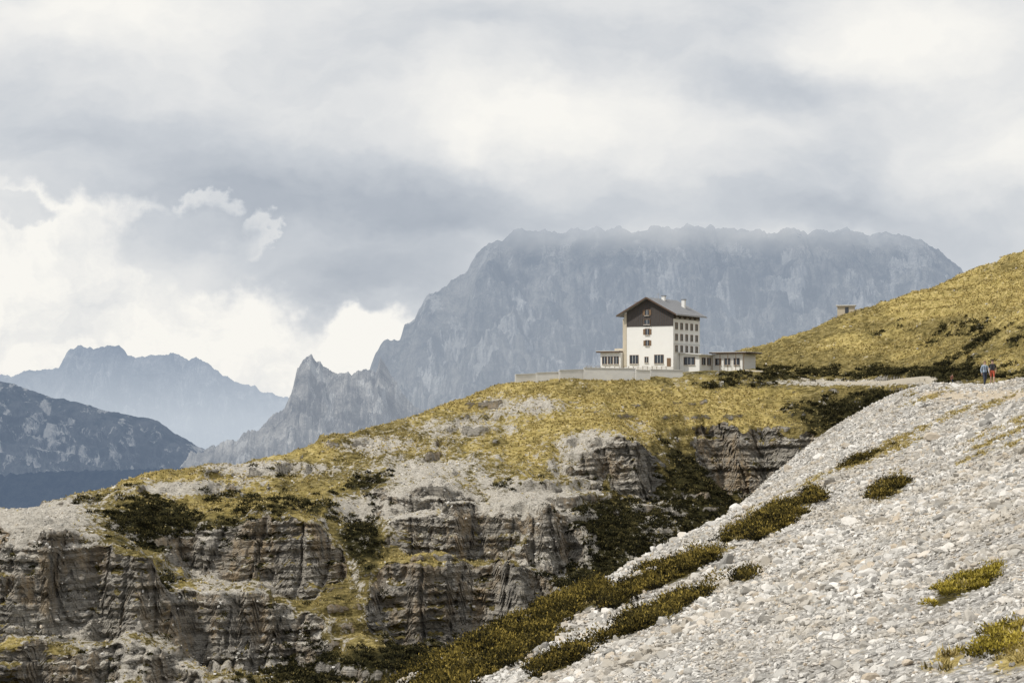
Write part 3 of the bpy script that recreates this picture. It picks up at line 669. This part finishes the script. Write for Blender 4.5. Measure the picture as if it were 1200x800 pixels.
def road():
    line=[(58,185),(61,215),(64,245),(67,275),(71,305),(74,330),(76,350),(77,365),(73,382),(66,396),(56,404),(48,410)]
    P=np.array(line,float); t=np.arange(len(P)); tt=np.linspace(0,len(P)-1,220)
    cx_=np.interp(tt,t,P[:,0]); cy_=np.interp(tt,t,P[:,1])
    k=np.ones(9)/9; cx_=np.convolve(np.pad(cx_,4,mode='edge'),k,'valid'); cy_=np.convolve(np.pad(cy_,4,mode='edge'),k,'valid')
    d=np.stack([np.gradient(cx_),np.gradient(cy_)],1); d/=np.linalg.norm(d,axis=1)[:,None]; nn=np.stack([-d[:,1],d[:,0]],1)
    zc=R(cx_,cy_); zc=np.convolve(np.pad(zc,6,mode='edge'),np.ones(13)/13,'valid')+.15
    rows=[]
    for o,dz in ((-1.6,-1.2),(-1.4,0),(0,.06),(1.4,0),(1.6,-1.2)): rows.append(np.stack([cx_+nn[:,0]*o,cy_+nn[:,1]*o,zc+dz],1))
    V=np.stack(rows,0); np_mesh('gravel_road',V.reshape(-1,3),grid_faces(5,len(cx_)),[simple_mat('road_gravel',(.42,.38,.31),.95,.3,1.5,.03)])
road()

# ================================================================== HIKERS
def cloth(n,c): return simple_mat(n,c,.85,.2,8)
M_skin=simple_mat('skin',(.50,.32,.24),.6,.08); M_boot=cloth('boot_leather',(.05,.04,.03))
def skinmesh(name,verts,edges,radii,root,sub=2):
    me=bpy.data.meshes.new(name); me.from_pydata(verts,edges,[]); ob=bpy.data.objects.new(name,me); scene.collection.objects.link(ob)
    md=ob.modifiers.new('Skin','SKIN'); sv=me.skin_vertices[0].data
    for i,r in enumerate(radii): sv[i].radius=(r,r) if not isinstance(r,tuple) else r; sv[i].use_root=(i in root)
    s=ob.modifiers.new('Sub','SUBSURF'); s.levels=sub; s.render_levels=sub
    dg=bpy.context.evaluated_depsgraph_get(); m2=bpy.data.meshes.new_from_object(ob.evaluated_get(dg)); bpy.data.objects.remove(ob)
    o2=bpy.data.objects.new(name,m2); scene.collection.objects.link(o2)
    for p in m2.polygons: p.use_smooth=True
    return o2
def ell(name,parent,c,r,mat,seg=16):
    bm=bmesh.new(); bmesh.ops.create_uvsphere(bm,u_segments=seg,v_segments=seg//2+2,radius=1)
    for v in bm.verts: v.co=Vector((c[0]+v.co.x*r[0],c[1]+v.co.y*r[1],c[2]+v.co.z*r[2]))
    for f in bm.faces: f.smooth=True
    me=bpy.data.meshes.new(name); bm.to_mesh(me); bm.free(); me.materials.append(mat)
    ob=bpy.data.objects.new(name,me); scene.collection.objects.link(ob); ob.parent=parent; return ob
def hiker(loc,heading,scale,shirt,pants,hair,shorts=False,stride=.22,pack=None,hat=None):
    e=empty('hiker',loc,heading); e.scale=(scale,)*3
    s=stride
    V=[(0,0,.97),(0,0,1.12),(0,-.01,1.30),(0,0,1.43),(0,-.01,1.50),(0,-.02,1.58),(0,-.015,1.68)]
    Rr=[(.15,.11),(.135,.10),(.165,.11),(.12,.08),.055,(.075,.085),(.078,.095)]
    E=[(0,1),(1,2),(2,3),(3,4),(4,5),(5,6)]
    for q,st in ((-1,s),(1,-s)):
        i=len(V)
        V+=[(q*.095,0,.90),(q*.10,-st*.55-.05,.50),(q*.10,-st*.95+(.10 if st<0 else 0),.09+(.05 if st<0 else 0)),(q*.11,-st*.95-.15+(.10 if st<0 else 0),.045)]
        Rr+=[.088,.060,.045,.040]; E+=[(0,i),(i,i+1),(i+1,i+2),(i+2,i+3)]
        j=len(V); 
        V+=[(q*.185,0,1.41),(q*.245,st*.45+.03,1.14),(q*.235,st*.6-.12,.93),(q*.23,st*.6-.15,.86)]
        Rr+=[.060,.043,.032,.030]; E+=[(3,j),(j,j+1),(j+1,j+2),(j+2,j+3)]
    b=skinmesh('body',V,E,Rr,[0],2); b.parent=e; me=b.data; me.materials.clear()
    for m in (shirt,pants,M_skin,M_boot): me.materials.append(m)
    for p in me.polygons:
        x,y,z=p.center
        if z<.13: k=3
        elif z<.55 and shorts: k=2
        elif abs(x)>.17 and z<1.18 and z>.6: k=2 if shorts or z<.93 else 0
        elif z<.99: k=1
        elif z<1.475: k=0
        else: k=2
        p.material_index=k
    for q,st in ((-1,s),(1,-s)):
        bx,by,bz=(q*.23,st*.6-.155,.84)
        for f,(dy,l) in enumerate(((-.03,.07),(-.01,.08),(.01,.075),(.03,.06))):
            o=skinmesh('finger',[(bx,by+dy*.7,bz),(bx,by+dy-.005,bz-l*.5),(bx-q*.012,by+dy-.012,bz-l)],[(0,1),(1,2)],[.010,.009,.007],[0],1); o.parent=e; o.data.materials.append(M_skin)
        o=skinmesh('thumb',[(bx,by-.02,bz+.03),(bx-q*.01,by-.055,bz+.005),(bx-q*.015,by-.065,bz-.025)],[(0,1),(1,2)],[.012,.010,.008],[0],1); o.parent=e; o.data.materials.append(M_skin)
    ell('nose',e,(0,-.118,1.635),(.012,.018,.02),M_skin,8)
    for q in(-1,1): ell('eye',e,(q*.03,-.098,1.66),(.011,.008,.008),M_glass,8); ell('ear',e,(q*.082,-.01,1.645),(.012,.02,.03),M_skin,8)
    ell('mouth',e,(0,-.103,1.595),(.022,.006,.006),M_brown,8)
    ell('hair',e,(0,.012,1.70),(.095,.108,.085),hair)
    if hat: ell('hat_crown',e,(0,.0,1.745),(.10,.115,.06),hat); ell('hat_brim',e,(0,-.01,1.735),(.16,.18,.012),hat)
    if pack:
        boxmesh('backpack',e,(-.16,.10,1.02),(.16,.32,1.50),pack,.05)
        for q in(-1,1): boxmesh('strap',e,(q*.10-.02,-.13,1.12),(q*.10+.02,-.115,1.42),pack)
    return e
def onS(px,D):
    x=(px-600)/F*D; return (x,D,groundS(x,D)+.05)
blue=cloth('pale_blue_shirt',(.36,.45,.55)); dkc=cloth('dark_jacket',(.03,.03,.035)); jean=cloth('navy_trousers',(.05,.06,.09)); red=cloth('red_shorts',(.42,.09,.05)); hairm=cloth('brown_hair',(.05,.03,.02)); hairb=cloth('light_hair',(.25,.17,.09)); pk=cloth('grey_pack',(.10,.10,.11))
hiker(onS(1154,147),.15,1.06,blue,jean,hairb,False,.20,pk)
hiker(onS(1163,146),-.2,1.02,dkc,red,hairm,True,-.2,pk,None)
def onR(px,D): x=(px-600)/F*D; return (x,D,groundR(x,D)+.15)
hiker(onR(1116,300),.4,1.0,cloth('rust_shirt',(.3,.12,.07)),jean,hairm,False,.2,pk)

# ================================================================== SKY + SUN
sun_el=math.radians(50); az=(-.80,-.36)
n_=math.hypot(*az); sd=Vector((az[0]/n_*math.cos(sun_el),az[1]/n_*math.cos(sun_el),math.sin(sun_el)))
sl=bpy.data.lights.new('sun','SUN'); sl.energy=3.1; sl.angle=math.radians(1.5); sl.color=(1,.945,.85)
so=bpy.data.objects.new('sun',sl); scene.collection.objects.link(so); so.rotation_euler=(-sd).to_track_quat('-Z','Y').to_euler()
wd=bpy.data.worlds.new('World'); scene.world=wd; wd.use_nodes=True; t=NT(wd.node_tree); t.n.clear()
out=t.new('ShaderNodeOutputWorld'); sky=t.new('ShaderNodeTexSky'); sky.sky_type='NISHITA'; sky.sun_disc=False
sky.sun_elevation=sun_el; sky.sun_rotation=math.atan2(sd.x,sd.y)
tc=t.new('ShaderNodeTexCoord').outputs['Generated']; sx=t.new('ShaderNodeSeparateXYZ'); t.link(tc,sx.inputs[0])
yy=t.math('MAXIMUM',t.math('ABSOLUTE',sx.outputs[1]),.25)
u=t.math('DIVIDE',sx.outputs[0],yy); v=t.math('DIVIDE',sx.outputs[2],yy)
cb=t.new('ShaderNodeCombineXYZ'); t.link(u,cb.inputs[0]); t.link(v,cb.inputs[1]); uv=cb.outputs[0]
def warp(vec,src,scale,det,amt):
    n0=t.noise(src,scale,det,.6,0,'Color')
    vm=t.new('ShaderNodeVectorMath',operation='SUBTRACT'); t.link(n0,vm.inputs[0]); vm.inputs[1].default_value=(.5,.5,.5)
    vs_=t.new('ShaderNodeVectorMath',operation='SCALE'); t.link(vm.outputs[0],vs_.inputs[0]); vs_.inputs['Scale'].default_value=amt
    va=t.new('ShaderNodeVectorMath',operation='ADD'); t.link(vec,va.inputs[0]); t.link(vs_.outputs[0],va.inputs[1]); return va.outputs[0]
wuv=warp(uv,t.mapping(uv,(1,1.5,1)),9,5,.075)
cuv=warp(wuv,uv,34,6,.044)
def blob(vec,px,py,rx,ry,e0=1.0,e1=0.0):
    a=t.new('ShaderNodeVectorMath',operation='SUBTRACT'); t.link(vec,a.inputs[0]); a.inputs[1].default_value=((px-600)/F,(HZ-py)/F,0)
    b=t.new('ShaderNodeVectorMath',operation='MULTIPLY'); t.link(a.outputs[0],b.inputs[0]); b.inputs[1].default_value=(F/rx,F/ry,0)
    l=t.new('ShaderNodeVectorMath',operation='LENGTH'); t.link(b.outputs[0],l.inputs[0])
    return t.mr(l.outputs['Value'],e0,e1,0,1,True)
big=t.noise(t.mapping(wuv,(1,1.8,1)),7,8,.55)
val=t.math('ADD',.68,t.math('MULTIPLY',t.math('SUBTRACT',big,.5),1.1))
for px,py,rx,ry,w in [(680,130,430,90,.32),(1080,30,230,90,.28),(60,0,380,100,.22),(1150,170,200,120,.15),(500,60,200,70,.08),(900,95,180,55,-.34),(430,250,470,100,-.46),(950,255,420,60,-.20),(400,340,230,60,-.38),(100,160,330,70,-.20),(1150,290,150,60,-.10),(560,25,260,45,-.14)]:
    val=t.math('ADD',val,t.math('MULTIPLY',blob(wuv,px,py,rx,ry),w))
cum=None
for px,py,rx,ry,w in [(80,300,150,75,1),(170,370,190,60,1),(230,250,45,20,.55),(300,280,18,30,.5),(60,400,340,75,1),(330,425,250,65,1)]:
    b=t.math('MULTIPLY',blob(cuv,px,py,rx,ry,1.06,.68),w); cum=b if cum is None else t.math('MAXIMUM',cum,b)
dk_=t.math('MAXIMUM',blob(cuv,218,292,92,46,1.1,.7),blob(cuv,20,258,60,22,1.1,.6))
dk_=t.math('MAXIMUM',dk_,t.math('MULTIPLY',blob(cuv,80,402,110,14,1.1,.3),.45))
cum=t.math('MULTIPLY',cum,t.math('SUBTRACT',1,t.math('MULTIPLY',dk_,.95)))
sh_=t.noise(cuv,13,7,.62)
cval=t.math('ADD',.94,t.math('MULTIPLY',t.math('SUBTRACT',sh_,.5),1.4))
fin=t.new('ShaderNodeMix',data_type='FLOAT'); t.link(cum,fin.inputs[0]); t.link(val,fin.inputs[2]); t.link(cval,fin.inputs[3])
col=t.ramp(fin.outputs[0],[(0,(.35,.395,.46)),(.25,(.46,.50,.56)),(.5,(.62,.65,.69)),(.75,(.81,.815,.815)),(1,(.99,.97,.92))])
bgS=t.new('ShaderNodeBackground'); t.link(sky.outputs[0],bgS.inputs[0]); bgS.inputs[1].default_value=.06
bgC=t.new('ShaderNodeBackground'); t.link(col,bgC.inputs[0]); bgC.inputs[1].default_value=1.0
mx=t.new('ShaderNodeMixShader'); mx.inputs[0].default_value=.94; t.link(bgS.outputs[0],mx.inputs[1]); t.link(bgC.outputs[0],mx.inputs[2]); t.link(mx.outputs[0],out.inputs[0])

cam=bpy.data.cameras.new('camera'); cam.lens=70; cam.sensor_width=36; cam.shift_y=80/1200; cam.clip_end=200000; cam.clip_start=.5
co=bpy.data.objects.new('camera',cam); scene.collection.objects.link(co); co.location=(0,0,0); co.rotation_euler=(math.pi/2,0,0)
scene.camera=co
